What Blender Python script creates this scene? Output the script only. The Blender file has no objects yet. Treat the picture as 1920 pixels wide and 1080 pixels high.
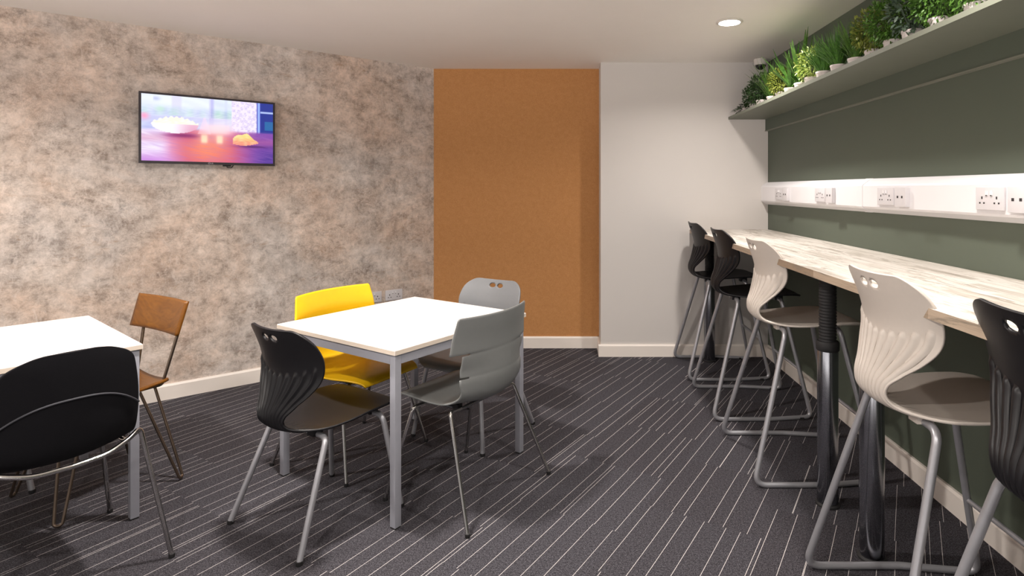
import bpy, bmesh, math, random
from mathutils import Vector, Matrix
PI = math.pi
S = bpy.context.scene
C = S.collection

# ------------------------------------------------------------------ camera
cam_d = bpy.data.cameras.new('camera')
cam_d.sensor_width = 36.0
cam_d.lens = 1091 / 1920 * 36
cam_d.shift_x = -105 / 1920
cam_d.shift_y = -185 / 1920
cam_d.clip_start = 0.05
cam = bpy.data.objects.new('camera', cam_d)
C.objects.link(cam)
cam.location = (0, 0, 1.38)
cam.rotation_euler = (PI / 2, 0, 0)
S.camera = cam

# ------------------------------------------------------------------ world, lamps, exposure
w = bpy.data.worlds.new('world')
S.world = w
w.use_nodes = True
bg = w.node_tree.nodes['Background']
bg.inputs[0].default_value = (1.0, 0.93, 0.88, 1)
bg.inputs[1].default_value = 1.0
# bright fill added to the environment below the horizon, dimmer above: light reaches the ceiling from the open rear of the room
_tc = w.node_tree.nodes.new('ShaderNodeTexCoord')
_sp = w.node_tree.nodes.new('ShaderNodeSeparateXYZ')
_rp = w.node_tree.nodes.new('ShaderNodeValToRGB')
_mp = w.node_tree.nodes.new('ShaderNodeMapRange')
_mp.inputs['From Min'].default_value = -0.5
_mp.inputs['From Max'].default_value = 0.5
w.node_tree.links.new(_tc.outputs['Generated'], _sp.inputs[0])
w.node_tree.links.new(_sp.outputs[2], _mp.inputs['Value'])
w.node_tree.links.new(_mp.outputs['Result'], _rp.inputs['Fac'])
_rp.color_ramp.elements[0].position = 0.44
_rp.color_ramp.elements[0].color = (3.1, 2.88, 2.72, 1)
_rp.color_ramp.elements[1].position = 0.53
_rp.color_ramp.elements[1].color = (0.36, 0.335, 0.32, 1)
w.node_tree.links.new(_rp.outputs['Color'], bg.inputs[0])
S.view_settings.view_transform = 'Standard'
S.view_settings.look = 'None'
S.view_settings.exposure = 0.15
S.view_settings.gamma = 1.0
S.view_settings.use_curve_mapping = False

CEIL = 2.43


def downlight(x, y, power, size=0.13, spread=150):
    l = bpy.data.lights.new('downlight_lamp', 'AREA')
    l.shape = 'DISK'
    l.size = size
    l.energy = power
    l.color = (1.0, 0.93, 0.87)
    l.spread = math.radians(spread)
    o = bpy.data.objects.new('downlight_lamp', l)
    C.objects.link(o)
    o.location = (x, y, CEIL - 0.006)
    return o


for (x, y, p) in ((1.01, 3.64, 22), (1.01, 1.72, 22), (-1.05, 2.45, 40), (-1.05, 0.3, 34), (-3.0, 1.6, 48), (0.2, -0.9, 32)):
    downlight(x, y, p)


# ------------------------------------------------------------------ helpers
def finish(name, bm, mats, parent=None, smooth=False, kind=None, auto=None):
    me = bpy.data.meshes.new(name)
    bmesh.ops.recalc_face_normals(bm, faces=bm.faces)
    bm.to_mesh(me)
    bm.free()
    if not isinstance(mats, (list, tuple)):
        mats = [mats]
    for m in mats:
        me.materials.append(m)
    if smooth:
        for p in me.polygons:
            p.use_smooth = True
        if auto:
            me.set_sharp_from_angle(angle=math.radians(auto))
    o = bpy.data.objects.new(name, me)
    C.objects.link(o)
    if parent is not None:
        o.parent = parent
    if kind:
        o['kind'] = kind
    return o


def tag(o, label, cat, group=None):
    o['label'] = label
    o['category'] = cat
    if group:
        o['group'] = group
    return o


def thing(name, label, cat, loc=(0, 0, 0), rz=0.0, group=None):
    o = bpy.data.objects.new(name, None)
    o.empty_display_size = 0.1
    C.objects.link(o)
    o.location = loc
    o.rotation_euler = (0, 0, rz)
    return tag(o, label, cat, group)


def dup(root, loc, rz, label, group=None):
    r = root.copy()
    C.objects.link(r)
    r.location = loc
    r.rotation_euler = (0, 0, rz)
    r['label'] = label
    if group:
        r['group'] = group

    def rec(a, b):
        for ch in list(a.children):
            c = ch.copy()
            C.objects.link(c)
            c.parent = b
            rec(ch, c)
    rec(root, r)
    return r


def facing(fx, fy):
    return math.atan2(-fx, fy)


def box(bm, x0, x1, y0, y1, z0, z1, mi=0, M=None):
    vs = [bm.verts.new(Vector(p) if M is None else M @ Vector(p)) for p in
          ((x0, y0, z0), (x1, y0, z0), (x1, y1, z0), (x0, y1, z0), (x0, y0, z1), (x1, y0, z1), (x1, y1, z1), (x0, y1, z1))]
    fs = []
    for f in ((0, 3, 2, 1), (4, 5, 6, 7), (0, 1, 5, 4), (1, 2, 6, 5), (2, 3, 7, 6), (3, 0, 4, 7)):
        q = bm.faces.new([vs[i] for i in f])
        q.material_index = mi
        fs.append(q)
    return vs, fs


def bevel(bm, w=0.003, seg=2):
    bmesh.ops.bevel(bm, geom=list(bm.edges), offset=w, segments=seg, affect='EDGES', profile=0.6)


def fillet(pts, r, n=6):
    pts = [Vector(p) for p in pts]
    out = [pts[0]]
    for i in range(1, len(pts) - 1):
        p = pts[i]
        a = pts[i - 1] - p
        b = pts[i + 1] - p
        rr = r[i - 1] if isinstance(r, (list, tuple)) else r
        d = min(rr, a.length * 0.49, b.length * 0.49)
        if d < 1e-5:
            out.append(p)
            continue
        p0 = p + a.normalized() * d
        p1 = p + b.normalized() * d
        for k in range(n + 1):
            t = k / n
            out.append(p0 * (1 - t) ** 2 + p * 2 * t * (1 - t) + p1 * t * t)
    out.append(pts[-1])
    return out


def tube(bm, pts, r, fr=0.0, seg=12, n=6, mi=0, cap=True):
    P = fillet(pts, fr, n) if fr else [Vector(p) for p in pts]
    T = []
    for i in range(len(P)):
        a = P[max(i - 1, 0)]
        b = P[min(i + 1, len(P) - 1)]
        T.append((b - a).normalized())
    ref = Vector((0, 0, 1))
    if abs(T[0].dot(ref)) > 0.9:
        ref = Vector((1, 0, 0))
    N = (ref - T[0] * ref.dot(T[0])).normalized()
    rings = []
    for i, p in enumerate(P):
        N = (N - T[i] * N.dot(T[i])).normalized()
        B = T[i].cross(N)
        rr = r(i / (len(P) - 1)) if callable(r) else r
        rings.append([bm.verts.new(p + (N * math.cos(2 * PI * k / seg) + B * math.sin(2 * PI * k / seg)) * rr) for k in range(seg)])
    for a, b in zip(rings[:-1], rings[1:]):
        for k in range(seg):
            f = bm.faces.new((a[k], a[(k + 1) % seg], b[(k + 1) % seg], b[k]))
            f.material_index = mi
    if cap:
        for q in (rings[0][::-1], rings[-1]):
            f = bm.faces.new(q)
            f.material_index = mi


def lathe(bm, prof, cx=0, cy=0, seg=32, mi=0, z0=0, sx=1, sy=1):
    rings = []
    for (r, z) in prof:
        rings.append([bm.verts.new((cx + sx * r * math.cos(2 * PI * k / seg), cy + sy * r * math.sin(2 * PI * k / seg), z0 + z)) for k in range(seg)])
    for a, b in zip(rings[:-1], rings[1:]):
        for k in range(seg):
            f = bm.faces.new((a[k], a[(k + 1) % seg], b[(k + 1) % seg], b[k]))
            f.material_index = mi
    for q in (rings[0][::-1], rings[-1]):
        f = bm.faces.new(q)
        f.material_index = mi


# ------------------------------------------------------------------ materials
def new_mat(name):
    m = bpy.data.materials.new(name)
    m.use_nodes = True
    nt = m.node_tree
    b = nt.nodes['Principled BSDF']
    return m, nt, b


def srgb(r, g, b):
    f = lambda c: (c / 12.92 if c <= 0.04045 else ((c + 0.055) / 1.055) ** 2.4)
    return (f(r / 255), f(g / 255), f(b / 255), 1)


def node(nt, t, **kw):
    n = nt.nodes.new(t)
    for k, v in kw.items():
        setattr(n, k, v)
    return n


def noise(nt, vec, scale, detail=4, rough=0.55, dist=0.0):
    n = node(nt, 'ShaderNodeTexNoise')
    n.inputs['Scale'].default_value = scale
    n.inputs['Detail'].default_value = detail
    n.inputs['Roughness'].default_value = rough
    n.inputs['Distortion'].default_value = dist
    nt.links.new(vec, n.inputs['Vector'])
    return n.outputs['Fac']


def ramp(nt, fac, stops, interp='LINEAR'):
    n = node(nt, 'ShaderNodeValToRGB')
    n.color_ramp.interpolation = interp
    el = n.color_ramp.elements
    while len(el) < len(stops):
        el.new(0.5)
    for e, (p, c) in zip(el, stops):
        e.position = p
        e.color = c if len(c) == 4 else (*c, 1)
    nt.links.new(fac, n.inputs['Fac'])
    return n.outputs['Color']


def mix(nt, fac, a, b, mode='MIX'):
    n = node(nt, 'ShaderNodeMix', data_type='RGBA', blend_type=mode)
    for s, v in ((n.inputs[0], fac), (n.inputs[6], a), (n.inputs[7], b)):
        if hasattr(v, 'is_output') or isinstance(v, bpy.types.NodeSocket):
            nt.links.new(v, s)
        else:
            s.default_value = v
    return n.outputs[2]


def math_n(nt, op, a, b=None, c=None, clamp=False):
    n = node(nt, 'ShaderNodeMath', operation=op, use_clamp=clamp)
    for i, v in enumerate((a, b, c)):
        if v is None:
            continue
        if isinstance(v, bpy.types.NodeSocket):
            nt.links.new(v, n.inputs[i])
        else:
            n.inputs[i].default_value = v
    return n.outputs[0]


def coords(nt, kind='Object', rot=(0, 0, 0), scale=(1, 1, 1)):
    tc = node(nt, 'ShaderNodeTexCoord')
    mp = node(nt, 'ShaderNodeMapping')
    mp.inputs['Rotation'].default_value = rot
    mp.inputs['Scale'].default_value = scale
    nt.links.new(tc.outputs[kind], mp.inputs['Vector'])
    return mp.outputs['Vector']


def bump(nt, b, h, strength=0.2, dist=0.01):
    n = node(nt, 'ShaderNodeBump')
    n.inputs['Strength'].default_value = strength
    n.inputs['Distance'].default_value = dist
    nt.links.new(h, n.inputs['Height'])
    nt.links.new(n.outputs['Normal'], b.inputs['Normal'])


def plain(name, col, rough=0.5, metal=0.0, var=0.04, scale=30, bmp=0.0, spec=0.5):
    m, nt, b = new_mat(name)
    v = coords(nt)
    f = noise(nt, v, scale, 5)
    dk = tuple(c * (1 - var) for c in col[:3]) + (1,)
    lt = tuple(min(1, c * (1 + var)) for c in col[:3]) + (1,)
    nt.links.new(ramp(nt, f, [(0.3, dk), (0.7, lt)]), b.inputs['Base Color'])
    b.inputs['Roughness'].default_value = rough
    b.inputs['Metallic'].default_value = metal
    b.inputs['Specular IOR Level'].default_value = spec
    if bmp:
        bump(nt, b, noise(nt, v, scale * 8, 3), bmp, 0.002)
    return m


MAT = {}
MAT['ceiling'] = plain('ceiling_paint', srgb(243, 238, 232), 0.9, var=0.01, scale=3, bmp=0.03)
MAT['grey_wall'] = plain('pale_grey_paint', srgb(204, 199, 195), 0.75, var=0.012, scale=2, bmp=0.03)
MAT['green_wall'] = plain('dark_green_paint', srgb(84, 92, 80), 0.62, var=0.02, scale=2, bmp=0.04)
MAT['green_shelf'] = plain('sage_green_paint', srgb(104, 107, 95), 0.5, var=0.03, scale=6)
MAT['bead'] = plain('lit_edge_sage_paint', srgb(118, 119, 108), 0.5, var=0.02)  # light caught by the batten's lower edge, put into a paler colour
MAT['skirting'] = plain('white_gloss_paint', srgb(232, 224, 216), 0.35, var=0.01, scale=4)
MAT['trunk'] = plain('white_plastic', srgb(222, 220, 223), 0.35, var=0.008, scale=8)
MAT['socket'] = plain('socket_plastic', srgb(204, 201, 204), 0.3, var=0.008, scale=8)
MAT['hole'] = plain('dark_slot', srgb(40, 36, 38), 0.7)
MAT['silver'] = plain('silver_painted_steel', srgb(168, 168, 173), 0.34, metal=0.55, var=0.03, scale=40)
MAT['table_frame'] = plain('silver_grey_powder_coat', srgb(170, 171, 180), 0.45, metal=0.25, var=0.02)
MAT['chrome'] = plain('chrome', srgb(196, 194, 192), 0.12, metal=1.0, var=0.02)
MAT['dark_chrome'] = plain('smoky_chrome', srgb(150, 152, 158), 0.20, metal=1.0, var=0.03)
MAT['bronze'] = plain('bronze_lacquered_steel', srgb(120, 105, 92), 0.28, metal=0.9, var=0.05)
MAT['rubber'] = plain('black_rubber', srgb(30, 29, 30), 0.7)
MAT['black_shell'] = plain('black_polypropylene', srgb(20, 19, 22), 0.42, spec=0.35, var=0.04, scale=60, bmp=0.03)
MAT['beige_shell'] = plain('beige_polypropylene', srgb(202, 193, 184), 0.42, var=0.012, scale=60, bmp=0.02)
MAT['grey_shell'] = plain('light_grey_polypropylene', srgb(122, 124, 127), 0.42, var=0.015, scale=60, bmp=0.02)
MAT['slot_grey'] = plain('mid_grey_polypropylene', srgb(116, 118, 117), 0.45, var=0.015, scale=60, bmp=0.02)
MAT['yellow'] = plain('yellow_polypropylene', srgb(236, 186, 16), 0.42, var=0.02, scale=40, bmp=0.02)
MAT['black_fabric'] = plain('black_fabric', srgb(14, 13, 17), 0.95, var=0.2, scale=300, bmp=0.25, spec=0.2)
MAT['piping'] = plain('dark_grey_piping', srgb(58, 58, 64), 0.7)
MAT['black_plastic'] = plain('black_plastic', srgb(24, 23, 25), 0.35)
MAT['tv_bezel'] = plain('tv_bezel', srgb(52, 46, 52), 0.3)
MAT['logo'] = plain('pale_logo', srgb(190, 186, 190), 0.4)
MAT['pot'] = plain('white_ceramic', srgb(226, 216, 214), 0.3, var=0.02)
MAT['soil'] = plain('potting_soil', srgb(46, 36, 28), 0.95, var=0.4, scale=120)
MAT['camera_white'] = plain('camera_white_plastic', srgb(214, 208, 202), 0.4)
MAT['table_white'] = plain('white_laminate', srgb(238, 230, 226), 0.38, var=0.006, scale=5)
MAT['table_edge'] = plain('cream_edge_band', srgb(226, 212, 196), 0.5, var=0.02, scale=20)


def wood(name, c1, c2, rough=0.35, scale=(2, 30, 30)):
    m, nt, b = new_mat(name)
    v = coords(nt, scale=scale)
    f = noise(nt, v, 3, 6, 0.6, 1.2)
    nt.links.new(ramp(nt, f, [(0.3, c1), (0.7, c2)]), b.inputs['Base Color'])
    b.inputs['Roughness'].default_value = rough
    return m


MAT['brown_wood'] = wood('brown_stained_ply', srgb(98, 56, 12), srgb(134, 84, 22), 0.32, (3, 40, 3))


def mat_orange():
    m, nt, b = new_mat('ochre_cork_wallcovering')
    v = coords(nt)
    f = noise(nt, v, 220, 3, 0.7)
    g = noise(nt, v, 26, 5, 0.7)
    c = ramp(nt, f, [(0.3, srgb(166, 114, 64)), (0.55, srgb(186, 132, 80)), (0.75, srgb(200, 148, 98))])
    c = mix(nt, 0.35, c, ramp(nt, g, [(0.35, srgb(170, 118, 68)), (0.7, srgb(194, 140, 88))]))
    vo = node(nt, 'ShaderNodeTexVoronoi')
    vo.inputs['Scale'].default_value = 55
    nt.links.new(v, vo.inputs['Vector'])
    d = ramp(nt, vo.outputs['Distance'], [(0.05, (1, 1, 1)), (0.09, (0, 0, 0))])
    c = mix(nt, math_n(nt, 'MULTIPLY', d, 0.35), c, srgb(130, 84, 46))
    nt.links.new(c, b.inputs['Base Color'])
    b.inputs['Roughness'].default_value = 0.85
    bump(nt, b, f, 0.2, 0.003)
    return m


MAT['orange'] = mat_orange()


def mat_concrete():
    m, nt, b = new_mat('distressed_plaster_wallpaper')
    tc = node(nt, 'ShaderNodeTexCoord')
    # two dimensions: along the wall and up
    dp = node(nt, 'ShaderNodeVectorMath', operation='DOT_PRODUCT')
    dp.inputs[1].default_value = (0.764, 0.6455, 0)
    nt.links.new(tc.outputs['Object'], dp.inputs[0])
    sp = node(nt, 'ShaderNodeSeparateXYZ')
    nt.links.new(tc.outputs['Object'], sp.inputs[0])
    cb = node(nt, 'ShaderNodeCombineXYZ')
    nt.links.new(dp.outputs['Value'], cb.inputs[0])
    nt.links.new(sp.outputs[2], cb.inputs[1])

    def vec(sx=1.0, sy=1.0, off=0.0, rot=0.0):
        mp = node(nt, 'ShaderNodeMapping')
        mp.inputs['Scale'].default_value = (sx, sy, 1)
        mp.inputs['Location'].default_value = (off, off * 0.7, off)
        mp.inputs['Rotation'].default_value = (0, 0, rot)
        nt.links.new(cb.outputs[0], mp.inputs['Vector'])
        return mp.outputs['Vector']
    W = (1, 1, 1)
    B = (0, 0, 0)
    soft = noise(nt, vec(), 2.2, 6, 0.6, 0.4)
    hue = noise(nt, vec(1, 1, 7.3), 1.5, 5, 0.6, 0.5)
    mott = noise(nt, vec(1, 1, 3.1), 10.0, 10, 0.82, 0.2)
    grain = noise(nt, vec(1, 1, 5.5), 46.0, 7, 0.8, 0.4)
    c = ramp(nt, soft, [(0.36, srgb(184, 169, 157)), (0.50, srgb(208, 193, 181)), (0.64, srgb(230, 218, 208))])
    c = mix(nt, 0.5, c, ramp(nt, hue, [(0.38, srgb(192, 188, 186)), (0.50, srgb(206, 191, 180)), (0.62, srgb(208, 180, 160))]))
    # mottled mid tones
    c = mix(nt, 1.0, c, ramp(nt, mott, [(0.36, (0.50, 0.48, 0.46)), (0.46, (0.80, 0.79, 0.78)), (0.54, (1.0, 1.0, 1.0)), (0.64, (1.20, 1.20, 1.21))]), 'MULTIPLY')
    # brown-grey stains, horizontal drift, ragged by the grain
    blot = noise(nt, vec(1.0, 1.7, 11.0, 0.15), 3.0, 10, 0.76, 0.3)
    st = ramp(nt, blot, [(0.52, B), (0.64, W)])
    fr = ramp(nt, grain, [(0.38, B), (0.58, W)])
    c = mix(nt, math_n(nt, 'MULTIPLY', math_n(nt, 'MULTIPLY', st, fr), 0.75), c, srgb(112, 96, 84))
    gb = ramp(nt, noise(nt, vec(1, 1, 23.0), 3.8, 10, 0.76, 0.3), [(0.57, B), (0.68, W)])
    c = mix(nt, math_n(nt, 'MULTIPLY', math_n(nt, 'MULTIPLY', gb, fr), 0.7), c, srgb(104, 100, 98))
    # ochre flecks
    och = ramp(nt, noise(nt, vec(1, 2.2, 31.0), 6.5, 10, 0.76, 0.3), [(0.57, B), (0.68, W)])
    c = mix(nt, math_n(nt, 'MULTIPLY', och, 0.5), c, srgb(158, 122, 88))
    # chalky trowel marks
    ch = ramp(nt, noise(nt, vec(1, 0.45, 41.0, 0.5), 24, 6, 0.75, 1.4), [(0.54, B), (0.64, W)])
    c = mix(nt, math_n(nt, 'MULTIPLY', ch, 0.42), c, srgb(224, 212, 204))
    ch2 = ramp(nt, noise(nt, vec(0.5, 1, 51.0, -0.4), 26, 6, 0.75, 1.4), [(0.56, B), (0.64, W)])
    c = mix(nt, math_n(nt, 'MULTIPLY', ch2, 0.35), c, srgb(216, 200, 188))
    # fine dark scratches
    sc = ramp(nt, noise(nt, vec(1, 1.2, 61.0), 13, 9, 0.8, 2.2), [(0.482, B), (0.497, W), (0.512, B)])
    gate = ramp(nt, noise(nt, vec(1, 1, 71.0), 3.0, 5), [(0.48, B), (0.60, W)])
    c = mix(nt, math_n(nt, 'MULTIPLY', math_n(nt, 'MULTIPLY', sc, gate), 0.6), c, srgb(104, 84, 68))
    nt.links.new(c, b.inputs['Base Color'])
    b.inputs['Roughness'].default_value = 0.8
    bump(nt, b, grain, 0.12, 0.004)
    return m


MAT['concrete'] = mat_concrete()


def mat_carpet():
    m, nt, b = new_mat('striped_carpet_tiles')
    ang = math.radians(30.5)
    tc = node(nt, 'ShaderNodeTexCoord')
    sep = node(nt, 'ShaderNodeSeparateXYZ')
    nt.links.new(tc.outputs['Object'], sep.inputs[0])
    X, Y = sep.outputs[0], sep.outputs[1]
    sa, ca = math.sin(ang), math.cos(ang)
    p = math_n(nt, 'ADD', math_n(nt, 'MULTIPLY', X, sa), math_n(nt, 'MULTIPLY', Y, ca))
    q = math_n(nt, 'SUBTRACT', math_n(nt, 'MULTIPLY', X, ca), math_n(nt, 'MULTIPLY', Y, sa))
    p = math_n(nt, 'ADD', p, 20.13)
    q = math_n(nt, 'ADD', q, 20.0)
    T = 0.5
    col = math_n(nt, 'FLOOR', math_n(nt, 'DIVIDE', q, T))
    half = math_n(nt, 'MULTIPLY', math_n(nt, 'MODULO', col, 2.0), 0.5)
    pt = math_n(nt, 'ADD', math_n(nt, 'DIVIDE', p, T), half)
    row = math_n(nt, 'FLOOR', pt)

    def lines(step, salt, wid, keep):
        qs = math_n(nt, 'DIVIDE', q, step)
        slot = math_n(nt, 'FLOOR', qs)
        fr = math_n(nt, 'FRACT', qs)
        cb = node(nt, 'ShaderNodeCombineXYZ')
        nt.links.new(math_n(nt, 'ADD', slot, salt), cb.inputs[0])
        # neighbouring tiles in a run share most of their line positions
        nt.links.new(row, cb.inputs[1])
        nt.links.new(col, cb.inputs[2])
        wn = node(nt, 'ShaderNodeTexWhiteNoise', noise_dimensions='3D')
        nt.links.new(cb.outputs[0], wn.inputs['Vector'])
        s2 = node(nt, 'ShaderNodeSeparateColor')
        nt.links.new(wn.outputs['Color'], s2.inputs[0])
        cen = math_n(nt, 'ADD', math_n(nt, 'MULTIPLY', s2.outputs[0], 0.5), 0.25)
        d = math_n(nt, 'MULTIPLY', math_n(nt, 'ABSOLUTE', math_n(nt, 'SUBTRACT', fr, cen)), step)
        on = math_n(nt, 'LESS_THAN', d, wid)
        k = math_n(nt, 'LESS_THAN', s2.outputs[1], keep)
        return math_n(nt, 'MULTIPLY', on, k)
    l1 = lines(0.0769, 3.0, 0.0009, 0.97)
    l2 = lines(0.125, 71.0, 0.0008, 0.22)
    ln = math_n(nt, 'MAXIMUM', l1, l2)
    v = tc.outputs['Object']
    sp = noise(nt, v, 230, 3, 0.85)
    sp2 = noise(nt, v, 95, 4, 0.8)
    base = ramp(nt, sp, [(0.38, srgb(16, 15, 17)), (0.51, srgb(54, 52, 55)), (0.62, srgb(118, 115, 119))])
    base = mix(nt, 0.45, base, ramp(nt, sp2, [(0.38, srgb(30, 29, 31)), (0.62, srgb(84, 82, 87))]))
    # tile to tile tone and slightly cooler worn areas
    cb = node(nt, 'ShaderNodeCombineXYZ')
    nt.links.new(row, cb.inputs[0])
    nt.links.new(col, cb.inputs[1])
    wn = node(nt, 'ShaderNodeTexWhiteNoise', noise_dimensions='3D')
    nt.links.new(cb.outputs[0], wn.inputs['Vector'])
    tone = ramp(nt, wn.outputs['Value'], [(0, (0.90, 0.88, 0.90)), (1, (1.05, 1.06, 1.10))])
    base = mix(nt, 1.0, base, tone, 'MULTIPLY')
    dash = ramp(nt, noise(nt, v, 240, 2, 0.8), [(0.34, (0.45, 0.45, 0.45)), (0.46, (1, 1, 1))])
    c = mix(nt, math_n(nt, 'MULTIPLY', ln, dash), base, srgb(208, 202, 200))
    nt.links.new(c, b.inputs['Base Color'])
    b.inputs['Roughness'].default_value = 0.98
    b.inputs['Specular IOR Level'].default_value = 0.1
    bump(nt, b, sp, 0.5, 0.004)
    return m


MAT['carpet'] = mat_carpet()


def mat_worktop(name, dark):
    m, nt, b = new_mat(name)
    tc = node(nt, 'ShaderNodeTexCoord')
    sep = node(nt, 'ShaderNodeSeparateXYZ')
    nt.links.new(tc.outputs['Object'], sep.inputs[0])
    X, Y = sep.outputs[0], sep.outputs[1]
    row = math_n(nt, 'FLOOR', math_n(nt, 'DIVIDE', X, 0.036))
    wn0 = node(nt, 'ShaderNodeTexWhiteNoise', noise_dimensions='1D')
    nt.links.new(row, wn0.inputs['W'])
    yy = math_n(nt, 'ADD', math_n(nt, 'DIVIDE', Y, 0.38), math_n(nt, 'MULTIPLY', wn0.outputs['Value'], 7.0))
    st = math_n(nt, 'FLOOR', yy)
    cb = node(nt, 'ShaderNodeCombineXYZ')
    nt.links.new(row, cb.inputs[0])
    nt.links.new(st, cb.inputs[1])
    wn = node(nt, 'ShaderNodeTexWhiteNoise', noise_dimensions='3D')
    nt.links.new(cb.outputs[0], wn.inputs['Vector'])
    if dark:
        c = ramp(nt, wn.outputs['Value'], [(0, srgb(160, 140, 120)), (0.5, srgb(190, 170, 148)), (1, srgb(212, 194, 174))])
    else:
        c = ramp(nt, wn.outputs['Value'], [(0, srgb(150, 141, 130)), (0.12, srgb(182, 174, 164)), (0.3, srgb(206, 199, 191)), (0.7, srgb(216, 210, 203)), (1, srgb(226, 221, 215))])
    g = noise(nt, coords(nt, scale=(30, 1.6, 30)), 3, 7, 0.7, 1.0)
    c = mix(nt, 0.42, c, ramp(nt, g, [(0.38, srgb(150, 138, 124)), (0.48, srgb(204, 197, 188)), (0.66, srgb(222, 217, 210))]), 'MULTIPLY' if dark else 'MIX')
    # grey-brown bleached knots stretched along the grain
    k = noise(nt, coords(nt, scale=(15, 1.5, 15)), 2.0, 6, 0.72, 1.0)
    kk = ramp(nt, k, [(0.53, (0, 0, 0)), (0.62, (1, 1, 1))])
    c = mix(nt, math_n(nt, 'MULTIPLY', kk, 0.8), c, srgb(138, 128, 115))
    nt.links.new(c, b.inputs['Base Color'])
    b.inputs['Roughness'].default_value = 0.42
    return m


MAT['worktop'] = mat_worktop('whitewashed_stave_laminate', False)
MAT['worktop_edge'] = mat_worktop('stave_laminate_edge', True)


def mat_leaf(name, c1, c2, c3=None, rough=0.5):
    m, nt, b = new_mat(name)
    v = coords(nt)
    f = noise(nt, v, 60, 3, 0.7)
    st = [(0.3, c1), (0.6, c2)]
    if c3:
        st.append((0.72, c3))
    nt.links.new(ramp(nt, f, st), b.inputs['Base Color'])
    b.inputs['Roughness'].default_value = rough
    return m


LEAF = {
    'dark': mat_leaf('dark_green_leaf', srgb(26, 46, 22), srgb(50, 80, 32)),
    'mid': mat_leaf('mid_green_leaf', srgb(40, 72, 22), srgb(84, 124, 42)),
    'bright': mat_leaf('bright_green_leaf', srgb(42, 84, 28), srgb(92, 142, 54)),
    'olive': mat_leaf('olive_green_leaf', srgb(86, 98, 34), srgb(134, 144, 58)),
    'varieg': mat_leaf('variegated_leaf', srgb(94, 140, 50), srgb(196, 208, 112), srgb(232, 234, 176)),
    'blue': mat_leaf('blue_green_leaf', srgb(44, 62, 48), srgb(84, 100, 82)),
}

# ------------------------------------------------------------------ room shell
P0 = Vector((-1.17, 5.07, 0))
U = Vector((0.764, 0.6455, 0)).normalized()
NW = Vector((U.y, -U.x, 0))          # into the room
WL = 6.6
P1 = P0 - U * WL
RX = 1.653
BY = 4.81
OY = 5.07
PX = 0.27
YB = -1.6


def quad(name, pts, mat, kind='structure'):
    bm = bmesh.new()
    bm.faces.new([bm.verts.new(p) for p in pts])
    return finish(name, bm, mat, kind=kind)


def slab(name, outline, z0, z1, mat):
    bm = bmesh.new()
    a = [bm.verts.new((x, y, z0)) for x, y in outline]
    b_ = [bm.verts.new((x, y, z1)) for x, y in outline]
    bm.faces.new(a)
    bm.faces.new(b_)
    n = len(outline)
    for i in range(n):
        bm.faces.new((a[i], a[(i + 1) % n], b_[(i + 1) % n], b_[i]))
    return finish(name, bm, mat, kind='structure')


FOOT = [(P1.x - 0.1, YB), (RX + 0.1, YB), (RX + 0.1, OY + 0.1), (P0.x - 0.02, OY + 0.1), (P1.x - 0.1, P1.y + 0.1)]
slab('floor', FOOT, -0.05, 0.0, MAT['carpet'])
slab('ceiling', FOOT, CEIL, CEIL + 0.05, MAT['ceiling'])
# walls are slabs with thickness behind their face
T = 0.1
a = P0 + U * 0.0
slab('wall_left', [(P1.x, P1.y), (a.x, a.y), (a.x - NW.x * T, a.y - NW.y * T), (P1.x - NW.x * T, P1.y - NW.y * T)], 0, CEIL, MAT['concrete'])
slab('wall_back', [(P0.x, OY), (PX, OY), (PX, OY + T), (P0.x, OY + T)], 0, CEIL, MAT['orange'])
slab('wall_pillar', [(PX, BY), (RX, BY), (RX, OY + T), (PX, OY + T)], 0, CEIL, MAT['grey_wall'])
slab('wall_right', [(RX, YB), (RX + T, YB), (RX + T, OY + T), (RX, OY + T)], 0, CEIL, MAT['green_wall'])


def skirting(name, p, q, nrm, h=0.1, t=0.018):
    """p->q along the wall foot, nrm points into the room"""
    bm = bmesh.new()
    p, q, nrm = Vector(p), Vector(q), Vector(nrm)
    prof = [(0, 0), (t, 0), (t, h - 0.012), (t - 0.006, h), (0, h)]
    ra = [bm.verts.new(p + nrm * d + Vector((0, 0, z))) for d, z in prof]
    rb = [bm.verts.new(q + nrm * d + Vector((0, 0, z))) for d, z in prof]
    n = len(prof)
    for i in range(n):
        bm.faces.new((ra[i], ra[(i + 1) % n], rb[(i + 1) % n], rb[i]))
    bm.faces.new(ra)
    bm.faces.new(rb[::-1])
    return finish(name, bm, MAT['skirting'], kind='structure')


skirting('baseboard_left', P1, P0, NW)
skirting('baseboard_back', (P0.x, OY, 0), (PX, OY, 0), (0, -1, 0))
skirting('baseboard_pillar', (PX - 0.018, BY, 0), (RX, BY, 0), (0, -1, 0))
skirting('baseboard_return', (PX, BY - 0.0, 0), (PX, OY, 0), (-1, 0, 0))
skirting('baseboard_right', (RX, YB, 0), (RX, BY, 0), (-1, 0, 0), h=0.1)

# ------------------------------------------------------------------ recessed ceiling light + dome camera
t = thing('recessed_ceiling_light', 'round white recessed downlight glowing in the ceiling', 'ceiling light', (1.01, 3.64, CEIL))
bm = bmesh.new()
lathe(bm, [(0.062, -0.001), (0.080, -0.001), (0.083, -0.005), (0.078, -0.010), (0.066, -0.010), (0.062, -0.004)], seg=48)
finish('trim_ring', bm, MAT['camera_white'], t, smooth=True, auto=40)
em, nt, b = new_mat('lit_diffuser')
b.inputs['Base Color'].default_value = (1, 1, 1, 1)
b.inputs['Emission Color'].default_value = (1, 0.93, 0.86, 1)
b.inputs['Emission Strength'].default_value = 9
bm = bmesh.new()
lathe(bm, [(0.0615, -0.0005), (0.0615, -0.0045), (0.03, -0.005), (0.002, -0.005)], seg=40)
finish('diffuser', bm, em, t)

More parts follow.
